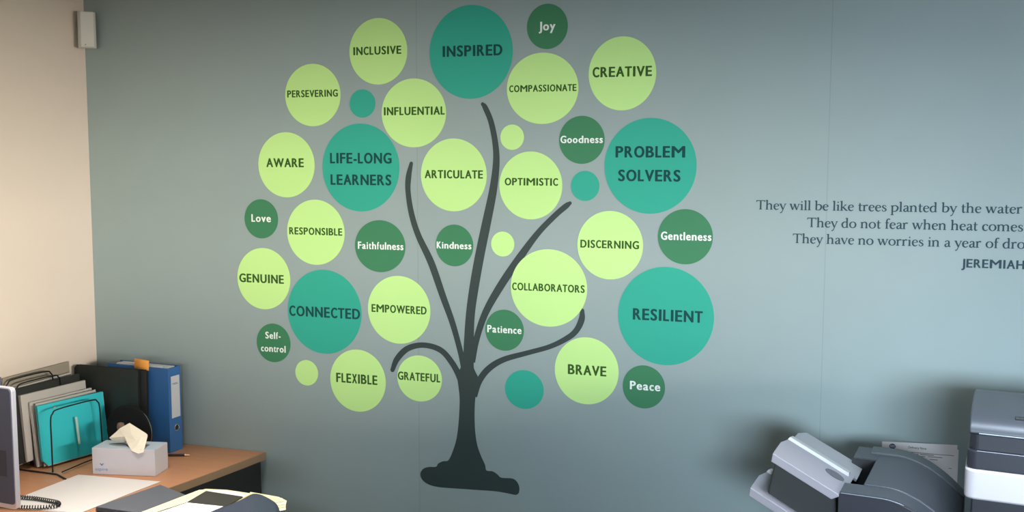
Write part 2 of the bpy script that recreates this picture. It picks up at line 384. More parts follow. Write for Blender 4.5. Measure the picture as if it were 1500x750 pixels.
ABOUT = {
    'INCLUSIVE': ('L', 'lime green wall disc reading INCLUSIVE'),
    'PERSEVERING': ('L', 'lime green wall disc reading PERSEVERING'),
    't1': ('T', 'small plain teal wall disc below INCLUSIVE and left of INFLUENTIAL'),
    'INFLUENTIAL': ('L', 'lime green wall disc reading INFLUENTIAL'),
    'INSPIRED': ('T', 'large teal wall disc reading INSPIRED at the top of the tree'),
    'Joy': ('D', 'small dark green wall disc reading Joy in white'),
    'COMPASSIONATE': ('L', 'lime green wall disc reading COMPASSIONATE'),
    'l1': ('L', 'small plain lime wall disc just above the OPTIMISTIC disc'),
    'CREATIVE': ('L', 'lime green wall disc reading CREATIVE'),
    'Goodness': ('D', 'dark green wall disc reading Goodness in white'),
    'PROBLEM': ('T', 'large teal wall disc reading PROBLEM SOLVERS on two lines'),
    'AWARE': ('L', 'lime green wall disc reading AWARE'),
    'LIFELONG': ('T', 'large teal wall disc reading LIFE-LONG LEARNERS on two lines'),
    'Love': ('D', 'small dark green wall disc reading Love in white'),
    'RESPONSIBLE': ('L', 'lime green wall disc reading RESPONSIBLE'),
    'Faithfulness': ('D', 'dark green wall disc reading Faithfulness in white'),
    'ARTICULATE': ('L', 'lime green wall disc reading ARTICULATE'),
    'OPTIMISTIC': ('L', 'lime green wall disc reading OPTIMISTIC'),
    't2': ('T', 'small plain teal wall disc below Goodness at the tip of a branch'),
    'Kindness': ('D', 'small dark green wall disc reading Kindness in white'),
    'l2': ('L', 'small plain lime wall disc between Kindness and DISCERNING, below OPTIMISTIC'),
    'DISCERNING': ('L', 'lime green wall disc reading DISCERNING'),
    'Gentleness': ('D', 'dark green wall disc reading Gentleness in white'),
    'GENUINE': ('L', 'lime green wall disc reading GENUINE'),
    'CONNECTED': ('T', 'large teal wall disc reading CONNECTED'),
    'EMPOWERED': ('L', 'lime green wall disc reading EMPOWERED'),
    'Selfcontrol': ('D', 'small dark green wall disc reading Self-control on two lines'),
    'l3': ('L', 'small plain lime wall disc at the lower left beside FLEXIBLE'),
    'FLEXIBLE': ('L', 'lime green wall disc reading FLEXIBLE'),
    'GRATEFUL': ('L', 'lime green wall disc reading GRATEFUL under the lowest left branch'),
    'COLLABORATORS': ('L', 'large lime green wall disc reading COLLABORATORS'),
    'RESILIENT': ('T', 'large teal wall disc reading RESILIENT at the lower right'),
    'Patience': ('D', 'small dark green wall disc reading Patience in white'),
    'BRAVE': ('L', 'lime green wall disc reading BRAVE'),
    't3': ('T', 'plain teal wall disc right of the trunk and below the lowest right branch'),
    'Peace': ('D', 'small dark green wall disc reading Peace in white'),
}
BRANCHES = [
    [(1.4767, 1.8869, 0.0112), (1.4856, 1.8753, 0.0167), (1.5042, 1.832, 0.0178), (1.5182, 1.766, 0.0191), (1.5211, 1.706, 0.0215), (1.5106, 1.6219, 0.0257), (1.4897, 1.5243, 0.0292), (1.4681, 1.4259, 0.0306), (1.4498, 1.3305, 0.0308), (1.4359, 1.2391, 0.0297), (1.4299, 1.1517, 0.0322), (1.4274, 1.0684, 0.0369), (1.4249, 1.0023, 0.0462)],
    [(1.2367, 1.7042, 0.0118), (1.227, 1.6621, 0.0189), (1.2249, 1.616, 0.0177), (1.2365, 1.5442, 0.0189), (1.2595, 1.4761, 0.0202), (1.3028, 1.3903, 0.0234), (1.3423, 1.2849, 0.0221), (1.3751, 1.199, 0.0198), (1.4009, 1.1106, 0.0185), (1.4158, 1.0457, 0.0209)],
    [(1.7564, 1.5865, 0.0107), (1.7437, 1.577, 0.017), (1.7081, 1.5466, 0.0172), (1.6525, 1.4893, 0.0187), (1.5899, 1.4054, 0.0244), (1.5301, 1.3176, 0.0247), (1.4837, 1.2353, 0.022), (1.4551, 1.1531, 0.0206), (1.4389, 1.0801, 0.023)],
    [(1.7973, 1.2606, 0.0128), (1.7954, 1.2332, 0.0193), (1.7806, 1.2009, 0.0182), (1.755, 1.1763, 0.0172), (1.6979, 1.1449, 0.0153), (1.6223, 1.1196, 0.0155), (1.5454, 1.094, 0.018), (1.4961, 1.0619, 0.02), (1.4641, 1.0204, 0.0207), (1.4456, 0.9707, 0.0231)],
    [(1.1648, 1.0362, 0.0145), (1.1816, 1.0734, 0.0193), (1.2192, 1.1097, 0.0192), (1.2739, 1.1241, 0.0177), (1.3322, 1.112, 0.0187), (1.3718, 1.0736, 0.0198), (1.3995, 1.0247, 0.0209), (1.4178, 0.9687, 0.0232)],
]
TRUNK = [(1.4207, 1.1512), (1.4368, 1.1521), (1.4435, 1.0694), (1.4618, 1.0268), (1.4548, 0.989), (1.4497, 0.9516), (1.4482, 0.9025), (1.4506, 0.8527), (1.4577, 0.8102), (1.4706, 0.7767), (1.4834, 0.7504), (1.488, 0.733), (1.5091, 0.732), (1.5252, 0.7234), (1.538, 0.7142), (1.573, 0.7153), (1.5888, 0.7076), (1.5977, 0.6899), (1.5961, 0.6712), (1.5857, 0.6633), (1.5635, 0.6651), (1.5188, 0.668), (1.4542, 0.6658), (1.3888, 0.6635), (1.3226, 0.6617), (1.2859, 0.6679), (1.2658, 0.6818), (1.26, 0.6999), (1.2704, 0.7169), (1.2896, 0.7251), (1.3149, 0.7282), (1.323, 0.7396), (1.3397, 0.7488), (1.3595, 0.7552), (1.3776, 0.7963), (1.3881, 0.8353), (1.3948, 0.8915), (1.3978, 0.9539), (1.394, 0.997), (1.3902, 1.0373), (1.4043, 1.0669)]

def strip(bm, pts, y, n=8):
    """a flat ribbon whose width changes along the line, with round ends; pts are (x, z, width)"""
    c = catmull(pts, n); L, R = [], []
    for i, p in enumerate(c):
        t = (c[min(i+1, len(c)-1)]-c[max(i-1, 0)]); t = Vector((t.x, t.y, 0)).normalized(); nrm = Vector((-t.y, t.x, 0))
        q = Vector((p.x, p.y, 0)); L.append(q+nrm*p.z/2); R.append(q-nrm*p.z/2)
    t0 = Vector((c[0].x-c[1].x, c[0].y-c[1].y, 0)).normalized(); n0 = Vector((-t0.y, t0.x, 0)); q = Vector((c[0].x, c[0].y, 0))
    cap = [q + (n0*math.cos(a)+t0*math.sin(a))*c[0].z/2 for a in (math.pi*k/8 for k in range(9))]
    loop = cap + L[1:] + R[::-1][:-1] if (cap[-1]-L[0]).length < (cap[-1]-R[0]).length else cap[::-1] + L[1:] + R[::-1][:-1]
    prism(bm, [(p.x, p.y) for p in loop], 1, -0.0001, y)
tree = empty('tree_decal', (1.43, 0, 0.66), 0, 'dark green-black bare tree silhouette with five curving branches on the wall', 'wall decal')
def rel(pts): return [(p[0]-1.43, p[1]-0.66, *p[2:]) for p in pts]
b = BM(); prism(b, [(p.x, p.y) for p in catmull([(x, z, 0) for x, z in rel(TRUNK)], 4, True)], 1, -0.0001, -G)
obj('trunk', b, M_TREE, tree)
for k, br in enumerate(BRANCHES):
    b = BM(); strip(b, rel(br), -G-0.00006*(k+1)); obj('branch', b, M_TREE, tree)

def disc(name, x, z, rx, rz, lines, m, mt, label, group, tname, bold):
    t = empty('wall_disc', (x, 0, z), 0, label, 'wall decal', group)
    b = BM(); n = 96
    prism(b, [(rx*math.cos(2*math.pi*k/n), rz*math.sin(2*math.pi*k/n)) for k in range(n)], 1, -0.0001, -2*G)
    obj('disc', b, m, t)
    for (s, tx, tz, tw, th) in lines:
        lettering('lettering', s, tw, th, mt, t, (tx-x, -2*G-0.0002, tz-z), weight=bold, label=tname)
for (key, x, z, rx, rz, lines) in DISCS:
    kind, where = ABOUT[key]
    m, mt, tn, bold, cname, grp = {'L': (M_LIME, M_TXT_LIME, 'dark olive lettering', 0.053, 'lime green', 'lime green discs of the wall tree'),
                        'T': (M_TEAL, M_TXT_TEAL, 'deep teal lettering', 0.053, 'teal', 'teal discs of the wall tree'),
                        'D': (M_DGREEN, M_TXT_WHITE, 'white lettering', 0.050, 'dark green', 'dark green discs of the wall tree')}[kind]
    disc(key, x, z, rx, rz, lines, m, mt, where, grp, tn, bold)

# ------------------------------------------------------------------ the quotation on the wall, in a drawn old-style serif
S = 0.128; T = 0.068
def foot(x, w=0.115): return ('l', [(x-w, .022), (x+w, .022)], [T, T])
def flag(x, y): return ('l', [(x-.13, y-.085), (x-.02, y-.02)], [.03, .075])
def stem(x, y0, y1, f=True, fl=True):
    r = [('l', [(x, y0), (x, y1)], [S, S])]
    if f: r.append(('l', [(x-.12, y0+.022), (x+.12, y0+.022)], [T, T]))
    if fl: r.append(flag(x, y1))
    return r
def arch(x): return ('c', [(x, .46), (x+.11, .60), (x+.23, .635), (x+.335, .55), (x+.36, .40), (x+.36, .2), (x+.36, 0)], [.035, .055, .075, .1, S, S, S])
def top(x, w=.1): return ('l', [(x-w, .635), (x+w, .635)], [T, T])
GLY = {
 'T': (.80, [('l', [(.05, .965), (.75, .965)], [.065, .065]), ('l', [(.07, .99), (.045, .80)], [.07, .03]), ('l', [(.73, .99), (.755, .80)], [.07, .03])]+stem(.40, 0, .97, True, False)),
 'h': (.66, stem(.14, 0, 1.05)+[arch(.14), foot(.5)]),
 'e': (.52, [('l', [(.10, .345), (.45, .40)], [.045, .05]), ('c', [(.45, .39), (.43, .54), (.29, .64), (.14, .54), (.09, .33), (.15, .10), (.30, .01), (.47, .12)], [.08, .075, .05, .085, .1, .1, .075, .03])]),
 'y': (.56, [('l', [(.09, .63), (.31, .03)], [.1, .09]), ('c', [(.50, .63), (.40, .32), (.27, -.12), (.17, -.32), (.07, -.33)], [.05, .045, .045, .06, .085]), top(.09), top(.5, .085)]),
 'w': (.86, [('l', [(.09, .63), (.27, 0)], [.1, .085]), ('l', [(.26, .0), (.43, .6)], [.04, .045]), ('l', [(.42, .63), (.60, 0)], [.1, .085]), ('l', [(.59, .0), (.78, .63)], [.04, .045]), top(.09), top(.42), top(.78, .085)]),
 'v': (.58, [('l', [(.09, .63), (.31, 0)], [.1, .085]), ('l', [(.30, .0), (.50, .63)], [.04, .045]), top(.09), top(.5, .085)]),
 'i': (.31, stem(.16, 0, .64)+[('l', [(.105, .89), (.205, .89)], [.1, .1])]),
 'l': (.31, stem(.16, 0, 1.05)),
 'b': (.62, stem(.13, .02, 1.05, False)+[('c', [(.13, .48), (.25, .61), (.39, .62), (.52, .49), (.54, .31), (.45, .1), (.29, .015), (.12, .06)], [.035, .055, .075, .1, .1, .085, .055, .06])]),
 'k': (.62, stem(.14, 0, 1.05)+[('l', [(.17, .28), (.45, .61)], [.045, .045]), top(.45, .09), ('l', [(.25, .38), (.54, .02)], [.095, .1]), foot(.56, .09)]),
 't': (.38, [('c', [(.17, .86), (.17, .6), (.17, .15), (.22, .02), (.37, .07)], [.05, S, S, .09, .03]), ('l', [(.04, .61), (.37, .61)], [.05, .05])]),
 'r': (.46, stem(.14, 0, .64)+[('c', [(.14, .44), (.23, .58), (.32, .63), (.42, .58)], [.035, .06, .09, .11])]),
 's': (.44, [('c', [(.38, .47), (.33, .60), (.22, .635), (.12, .55), (.14, .42), (.26, .33), (.36, .23), (.36, .10), (.24, .015), (.12, .04), (.07, .19)], [.035, .045, .05, .08, .09, .1, .09, .08, .05, .05, .04])]),
 'p': (.64, [('l', [(.14, -.36), (.14, .64)], [S, S]), ('l', [(.01, -.355), (.27, -.355)], [T, T]), flag(.14, .64), ('c', [(.14, .47), (.27, .62), (.42, .61), (.55, .48), (.56, .30), (.46, .08), (.31, .015), (.15, .06)], [.035, .055, .075, .1, .1, .085, .055, .05])]),
 'a': (.52, [('c', [(.11, .49), (.17, .60), (.28, .635), (.37, .57), (.39, .42), (.39, .12), (.44, .03), (.54, .07)], [.075, .06, .05, .085, S, S, .075, .03]), ('c', [(.39, .39), (.21, .32), (.11, .20), (.13, .06), (.23, .02), (.39, .13)], [.04, .055, .09, .09, .07, .04])]),
 'n': (.66, stem(.14, 0, .64)+[arch(.14), foot(.5)]),
 'm': (1.02, stem(.14, 0, .64)+[arch(.14), foot(.5), arch(.5), foot(.86)]),
 'd': (.63, stem(.47, .0, 1.05, False)+[('l', [(.47, .03), (.6, .05)], [.06, .03]), ('c', [(.46, .52), (.36, .62), (.22, .60), (.10, .45), (.08, .27), (.15, .07), (.29, .015), (.46, .13)], [.045, .055, .075, .1, .1, .085, .055, .04])]),
 'o': (.62, [('o', [(.31, .64), (.14, .54), (.08, .325), (.14, .11), (.31, .01), (.48, .11), (.54, .325), (.48, .54)], [.05, .08, .1, .08, .05, .08, .1, .08])]),
 'f': (.36, [('c', [(.40, .95), (.31, 1.03), (.20, .95), (.165, .78), (.165, .4), (.165, 0)], [.1, .06, .075, S, S, S]), ('l', [(.04, .61), (.34, .61)], [.05, .05]), foot(.17)]),
 'c': (.50, [('c', [(.44, .49), (.39, .60), (.28, .64), (.14, .54), (.09, .33), (.15, .10), (.30, .015), (.46, .13)], [.1, .065, .05, .085, .1, .1, .075, .03])]),
}
def glyph_strokes(bm, strokes, ox, oz, sx, sz, y):
    for kk, (kind, pts, ws) in enumerate(strokes):
        y -= .00003
        p3 = [(p[0], p[1], wd if wd in (S, T) else wd*1.28+.008) for p, wd in zip(pts, ws)]
        c = [Vector(p) for p in p3] if kind == 'l' else catmull(p3, 5, kind == 'o')
        N = len(c); Ls, Rs = [], []
        for i, p in enumerate(c):
            a, d = (c[i-1], c[(i+1) % N]) if kind == 'o' else (c[max(i-1, 0)], c[min(i+1, N-1)])
            t = Vector((d.x-a.x, d.y-a.y, 0)).normalized(); nr = Vector((-t.y, t.x, 0))
            Ls.append(Vector((p.x, p.y, 0))+nr*p.z/2); Rs.append(Vector((p.x, p.y, 0))-nr*p.z/2)
        mk = lambda q, yy: bm.verts.new((ox+q.x*sx, yy, oz+q.y*sz))
        LV, RV = [mk(q, y) for q in Ls], [mk(q, y) for q in Rs]
        for i in range(N if kind == 'o' else N-1):
            j = (i+1) % N
            bm.faces.new((LV[i], LV[j], RV[j], RV[i]))
quote = empty('wall_quotation', (2.65, 0, 1.42), 0, 'slate grey quotation in serif lettering with JEREMIAH below on the right of the wall', 'wall lettering')
for (txt, x0, z0, x1, z1, cap) in (('They will be like trees planted by the water', 2.305, 1.576, 2.994, 1.578, .0258),
                          ('They do not fear when heat comes', 2.446, 1.5285, 2.998, 1.5305, .0262),
                          ('They have no worries in a year of dro', 2.408, 1.482, 3.005, 1.485, .0262)):
    adv = sum(.30 if ch == ' ' else GLY[ch][0] for ch in txt)
    sx = (x1-x0)/adv; b = BM(); x = x0-2.65
    for ch in txt:
        if ch != ' ': glyph_strokes(b, GLY[ch][1], x, (z0+z1)/2-1.42, sx, cap, -0.0007)
        x += sx*(.30 if ch == ' ' else GLY[ch][0])
    bmesh.ops.recalc_face_normals(b, faces=b.faces)
    o = obj('text_line', b, M_TXT_SLATE, quote)
lettering('text_line', 'JEREMIAH', 0.1545, 0.0235, M_TXT_SLATE, quote, (2.928-2.65, -0.0007, 1.4405-1.42), weight=0.045)

# ------------------------------------------------------------------ sensor high in the corner
sn = empty('motion_sensor', (0.045, -0.041, 2.098), math.radians(40), 'small white plastic sensor box mounted high in the room corner', 'sensor')
b = BM(); prism(b, [(-.0275, -.008), (-.020, -.022), (.022, -.022), (.0285, -.008)], 2, .001, .121)
obj('cover', b, M_WHITEPL, sn, bevel=.003)
b = BM(); prism(b, [(-.029, .018), (-.029, -.0075), (.029, -.0075), (.029, .018)], 2, 0, .122)
obj('back_plate', b, M_WHITEPL, sn, bevel=.002)
b = BM(); lathe(b, [(.0020, -.0228), (.0020, -.0215)], (-.006, 0, .009), 12, 1); obj('indicator', b, M_GREYIN, sn, label='tiny dark indicator dot')

# ------------------------------------------------------------------ the desk in the corner
DZ = 0.72
desk = empty('corner_desk', (0.3, -0.5, 0), 0, 'corner office desk with orange beech top and charcoal panels in the left corner', 'desk')
top = [(.004, -.004), (.688, -.004), (.672, -.11), (.650, -.24), (.618, -.41), (.580, -.58), (.555, -.75), (.548, -.95), (.545, -2.0), (.004, -2.0)]
top = [(x-.3, y+.5) for x, y in top]
b = BM(); prism(b, top, 2, DZ-.0255, DZ); obj('desktop', b, M_WOOD, desk)
b = BM()
for (a, c) in zip(top[1:8], top[2:9]):
    d = (Vector(c)-Vector(a)).normalized(); n = Vector((-d.y, d.x)) if (-d.y) > 0 else Vector((d.y, -d.x))
    q = [Vector(a), Vector(c), Vector(c)+n*.002, Vector(a)+n*.002]
    prism(b, [(p.x, p.y) for p in q], 2, DZ-.0255, DZ-.0004)
obj('edge_band', b, M_EDGE, desk)
b = BM(); hull(b, [(p[0]-.3, p[1]+.5, 0) for p in ((.676, -.016), (.660, -.11), (.606, -.40), (.586, -.404), (.640, -.11), (.656, -.016))],
               [(p[0]-.3, p[1]+.5, DZ-.0257) for p in ((.676, -.016), (.660, -.11), (.606, -.40), (.586, -.404), (.640, -.11), (.656, -.016))])
obj('end_panel', b, M_CHAR, desk)
b = BM(); box2(b, (.03-.3, -.045+.5, .12), (.65-.3, -.027+.5, DZ-.0257)); obj('modesty_panel', b, M_CHAR, desk)
b = BM(); box2(b, (.02-.3, -1.98+.5, 0), (.53-.3, -1.955+.5, DZ-.0257)); obj('side_panel', b, M_CHAR, desk)

# low cabinet in front, below the frame, that carries the folders
cab = empty('side_cabinet', (.97, -1.0, 0), math.radians(-6), 'low grey cabinet in front of the desk under the slate and navy folders', 'cabinet')
b = BM(); box2(b, (-.27, -.24, .03), (.27, .24, .70)); obj('body', b, M_METALF, cab, bevel=.004)
b = BM(); box2(b, (-.275, -.245, .70), (.275, .245, .72)); obj('top', b, M_CHAR, cab, bevel=.002)
b = BM(); box2(b, (-.25, -.22, 0), (.25, .22, .03)); obj('plinth', b, M_CHAR, cab)
for k in range(2):
    b = BM(); box2(b, (.27, -.225, .06+.32*k), (.284, .225, .36+.32*k)); d = obj('drawer', b, M_METALF, cab, bevel=.003)
    b = BM(); tube(b, [(.284, -.06, .21+.32*k), (.302, -.05, .21+.32*k), (.302, .05, .21+.32*k), (.284, .06, .21+.32*k)], .004); obj('handle', b, M_CHROME, d)

# ------------------------------------------------------------------ wire sorter with its folders, in the corner
def lean(parent_name, m, y0, y1, xb0, xb1, zb, xt0, xt1, zt, t, label, cat, group=None, chamfer=0.0, name=None):
    """an upright card folder: bottom edge (xb0,y0)-(xb1,y1), top edge (xt0,y0)-(xt1,y1), thickness t"""
    c = Vector(((xb0+xb1)/2, (y0+y1)/2, zb))
    t0 = empty(parent_name, c, 0, label, cat, group)
    A, B, C, D = [Vector(p)-c for p in ((xb0, y0, zb), (xb1, y1, zb), (xt1, y1, zt), (xt0, y0, zt))]
    n = (B-A).cross(D-A).normalized()
    loop = [A, B, C, D] if not chamfer else [A+(B-A)*chamfer*.7, B, C, D, D+(A-D)*(1-chamfer)]
    return t0, loop, n
def folder(name, m, args, t, label, cat, group=None, chamfer=0.0, inner=None):
    t0, loop, n = lean(name, m, *args, t, label, cat, group, chamfer)
    b = BM(); hull(b, loop, [p+n*t*.22 for p in loop]); obj('front_cover', b, m, t0)
    sh = [Vector(p) for p in loop]; up = (loop[-1]-loop[0]).normalized()*-.004
    b = BM(); hull(b, [p+n*t*.25+up for p in sh], [p+n*t*.75+up for p in sh]); obj('papers', b, inner or M_PAPER, t0, label='white papers inside')
    b = BM(); hull(b, [p+n*t*.78 for p in loop], [p+n*t for p in loop]); obj('back_cover', b, m, t0)
    return t0
rack = empty('wire_file_sorter', (.10, -.32, DZ), 0, 'black wire stepped file sorter holding folders in the left corner of the desk', 'file sorter')
def wloop(xa, xb, y0, y1, z0, z1, lx=0.0):
    r = .03
    X = lambda y: xa+(xb-xa)*(y-y0)/(y1-y0)
    pts = [(0, y0, z0), (lx*.5, y0+.002, (z0+z1)/2), (lx, y0+.004, z1-r), (lx, y0+.012, z1-.010), (lx, y0+r+.006, z1), (lx, y1-r-.006, z1), (lx, y1-.012, z1-.010), (lx, y1-.004, z1-r), (lx*.5, y1-.002, (z0+z1)/2), (0, y1, z0)]
    return [(X(p.y)-p.x-.10, p.y+.32, p.z-DZ) for p in catmull(pts, 6)]
for (xa, xb, y0, y1, z0, z1, lx) in ((.172, .197, -.422, -.218, .7235, .920, .004), (.110, .162, -.395, -.175, .7255, .915, .014), (.080, .128, -.398, -.172, .728, .925, .014),
                                (.062, .092, -.405, -.172, .735, .955, .014), (.060, .072, -.440, -.246, .745, 1.000, .010), (.040, .052, -.455, -.257, .755, 1.014, .012)):
    b = BM(); tube(b, wloop(xa, xb, y0, y1, z0, z1, lx), .0024, 8); obj('wire_loop', b, M_WIRE, rack)
for y in (-.432, -.212):
    b = BM(); tube(b, [(p[0]-.1, p[1]+.32, p[2]-DZ) for p in ((.262, y-.035, .7236), (.20, y-.004, .7236), (.05, y, .7236), (.03, y, .735), (.03, y, .80))], .0026, 8); obj('runner', b, M_WIRE, rack)
b = BM(); tube(b, [(p[0]-.1, p[1]+.32, p[2]-DZ) for p in ((.21, -.424, .7280), (.205, -.32, .7280), (.21, -.206, .7280))], .0022, 8); obj('crossbar', b, M_WIRE, rack)

tf = folder('document_folder', M_TEALF, (-.403, -.163, .1180, .176, .7300, .1030, .158, .9270), -.010, 'teal card folder standing at the front of the wire sorter', 'folder', 'folders in the wire sorter', chamfer=.10)
b = BM(); P = [Vector(p) for p in ((.1545, -.290, .778), (.1565, -.2825, .778), (.1475, -.2825, .868), (.1455, -.290, .868))]
c0 = tf.location; b2 = [Vector(p)-c0+Vector((.0045, 0, 0)) for p in P]; hull(b, b2, [p+Vector((.0012, 0, 0)) for p in b2]); obj('label_strip', b, mat('pale_tab', (.45, .66, .60), .3), tf, label='pale clear label strip')
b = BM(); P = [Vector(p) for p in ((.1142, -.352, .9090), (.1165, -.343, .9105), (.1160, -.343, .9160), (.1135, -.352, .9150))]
b2 = [Vector(p)-c0+Vector((.005, 0, 0)) for p in P]; hull(b, b2, [p+Vector((.001, 0, 0)) for p in b2]); obj('pale_spot', b, mat('pale_spot_card', (.42, .62, .60), .3), tf, label='small pale patch')  # small pale spot near the top of the teal cover
folder('document_folder', M_PAPERG, (-.398, -.158, .0920, .124, .7290, .070, .108, .9360), -.008, 'grey-white card folder directly behind the teal folder in the sorter', 'folder', 'folders in the wire sorter')
folder('document_folder', M_PAPERG, (-.392, -.162, .1060, .142, .7290, .088, .128, .9320), -.004, 'thin off-white folder pressed against the back of the teal folder', 'folder', 'folders in the wire sorter')
folder('document_folder', M_PAPERG, (-.420, -.164, .0720, .102, .7500, .054, .088, .9620), -.010, 'thick white card folder standing in front of the black one in the sorter', 'folder', 'folders in the wire sorter')
folder('document_folder', M_BLACKC, (-.448, -.164, .0560, .078, .7450, .038, .064, .9830), -.008, 'black card folder behind the white folders in the wire sorter', 'folder', 'folders in the wire sorter', inner=M_BLACKC)
# papers standing against the cream wall behind the sorter
folder('paper_wallet', M_BEIGE, (-.445, -.150, .0200, .020, .7300, .0105, .0105, 1.0200), -.004, 'beige cardboard wallet standing against the cream wall at the back of the sorter', 'folder', inner=M_CREAMP)
folder('paper_wallet', M_PAPERG, (-.440, -.160, .0340, .034, .7350, .0260, .0260, .9850), -.004, 'white papers standing in the rear slot of the wire sorter', 'folder')
folder('paper_wallet', M_BLUE2, (-.58, -.462, .0300, .030, .7300, .0220, .0220, 1.0300), -.008, 'blue-grey folder against the cream wall behind the monitor', 'folder')

# two black document cases leaning on the blue binder
def case(x0, x1, y, zt, t, m, label, tilt=.008):
    c = Vector(((x0+x1)/2, y, DZ)); e = empty('document_case', c, 0, label, 'document case', 'black document cases')
    w = (x1-x0)/2; h = zt-DZ
    def L(dx, dz, dy=0): return Vector((dx, tilt*dz/h+dy, dz))
    lp = [L(-w, .0005), L(w, .0005), L(w, h-.006), L(w-.006, h), L(-w+.006, h), L(-w, h-.006)]
    b = BM(); hull(b, lp, [p+Vector((0, t*.25, 0)) for p in lp]); obj('front_cover', b, m, e)
    lp2 = [L(-w+.003, .002), L(w-.004, .002), L(w-.004, h-.006), L(-w+.003, h-.006)]
    b = BM(); hull(b, [p+Vector((0, t*.25, 0)) for p in lp2], [p+Vector((0, t*.8, 0)) for p in lp2]); obj('gusset', b, M_BLACKC, e)
    b = BM(); hull(b, [p+Vector((0, t*.8, .004*(p.z > .1))) for p in lp], [p+Vector((0, t, .004*(p.z > .1))) for p in lp]); obj('back_cover', b, m, e)
    return e
cs = case(.034, .285, -.148, 1.004, .009, M_BLACKC2, 'dark green-black document case standing left of the blue binder, the nearer of two')
b = BM(); lathe(b, [(.0028, -.0022), (.0022, .002)], (-.036, .0045, .163), 12, 1); obj('stud', b, M_CHROME, cs, label='tiny bright stud')
case(.012, .311, -.136, 1.000, .008, M_BLACKC, 'black document case whose right edge shows between the dark green-black one and the blue binder')

# blue lever arch binder
br_ = math.radians(4)
bd = empty('lever_arch_binder', (.390, -.117, DZ), -br_, 'blue lever arch binder with a white spine label standing by the wall', 'binder')
L_, W_, H_ = .262, .062, .292
b = BM(); box2(b, (-L_, 0, 0), (0, .003, H_)); obj('front_cover', b, M_BLUE, bd, bevel=.001)
b = BM(); box2(b, (-L_, W_-.003, 0), (0, W_, H_)); obj('back_cover', b, M_BLUE, bd, bevel=.001)
sp = math.radians(-16)
b = BM(); box2(b, (-.003, .0032, 0), (0, W_-.0032, H_)); spine = obj('spine', b, M_BLUE, bd, bevel=.0008)
b = BM(); box2(b, (0, .012, .118), (.0006, .054, .262)); obj('spine_label', b, M_LABEL, bd, label='white spine label')
for (z, y0, y1) in ((.236, .016, .042), (.2325, .022, .046)):
    b = BM(); box2(b, (.0006, y0, z), (.0009, y1, z+.0018)); obj('label_print', b, M_GREYIN, bd, label='faint grey line of print')
b = BM(); tube(b, [(.0008, .034+.0105*math.cos(a), .082+.0105*math.sin(a)) for a in (2*math.pi*k/24 for k in range(24))], .0016, 8, True); obj('finger_ring', b, M_CHROME, bd)
b = BM(); lathe(b, [(.0098, -.001), (.0098, .0006)], (0, .034, .082), 24, 0); obj('finger_hole', b, M_BLACKPL, bd, label='dark finger hole')
b = BM(); box2(b, (-L_+.03, .010, .004), (-.012, .046, H_+.001)); obj('paper_block', b, M_PAPER, bd)
b = BM(); box2(b, (-.09, .008, .02), (-.022, .0095, H_+.006)); obj('divider', b, mat('pale_teal_card', (.30, .58, .62), .6), bd, label='pale teal divider tab')
b = BM(); box2(b, (-.215, .0075, .02), (-.03, .0085, H_+.005)); obj('divider', b, M_PAPER, bd, label='white divider')
nt_ = empty('sticky_note', (.281, -.1135, DZ+H_-.012), -br_, 'orange sticky note poking up from the papers in the blue binder', 'sticky note')
b = BM(); rows = [[(-.031+.063*u, -.0010+.004*(v-.4)*v*(1 if v > .4 else 0), .004+.034*v-.004*u) for u in (0, .5, 1)] for v in (0, .33, .66, 1)]
grid(b, rows); solid(obj('note', b, M_ORANGE, nt_, smooth=True), .0005)

# round dark disc with a bright rim, half hidden behind the tissue
rd = empty('round_disc', (.293, -.205, DZ), 0, 'round black disc with a thin bright rim standing between tissue box and blue binder', 'disc')
b = BM(); lathe(b, [(.082, .000), (.0895, .002), (.0895, .008), (.082, .010)], (0, 0, .0900), 48, 1); obj('disc', b, M_DISC, rd)
b = BM(); tube(b, [(.0898*math.cos(a), .0015, .0900+.0898*math.sin(a)) for a in (math.radians(-50+97*k/24) for k in range(25))], .0011, 6); obj('rim', b, M_CHROME, rd, label='bright metal rim')
st = empty('wooden_stamp', (.313, -.268, DZ), 0, 'small brown wooden knob handle showing just above the tissue', 'stamp')
b = BM(); box2(b, (-.018, -.010, 0), (.018, .010, .022)); obj('base', b, M_BROWN, st, bevel=.002)
b = BM(); lathe(b, [(.006, .022), (.005, .05), (.006, .085), (.010, .108), (.0125, .124), (.010, .136), (.004, .138)], (0, 0, 0), 20); obj('handle', b, M_BROWN, st, smooth=True)

# tissue box
TA = math.radians(11.2)
tb = empty('tissue_box', (.3000, -.3910, DZ), TA, 'pale lilac-grey carton tissue box with small blue print on the desk', 'tissue box')
TL, TW, TH = .209, .090, .0865
b = BM(); box2(b, (0, 0, .0005), (TL, TW, TH-.0008)); obj('carton', b, M_TISBOX, tb, bevel=.0012)
b = BM(); box2(b, (.001, .001, TH-.0008), (TL-.001, TW-.001, TH)); obj('lid', b, M_TISBOX_TOP, tb)
b = BM(); prism(b, [(.102+.068*math.cos(a), .047+.022*math.sin(a)) for a in (2*math.pi*k/40 for k in range(40))], 2, TH, TH+.0006); obj('slot', b, M_FILM, tb, label='grey film with painted shade in the oval slot')  # slot film, its grey also holding the shade under the tissue
lettering('printed_name', 'aspire', .042, .0105, M_LOGO, tb, (.030, -.0003, .0185), weight=0.0, label='pale blue printed word')
b = BM()
for (p, q, r) in ((-.006, .006, .0012), (.006, .006, .0012)):
    tube(b, catmull([(.032, -.0006, .0300), (.032+p*.5, -.0006, .0345), (.032+p, -.0006, .0355)], 4), .0011, 6)
obj('emblem', b, M_LOGO2, tb, label='small blue bird-like mark')
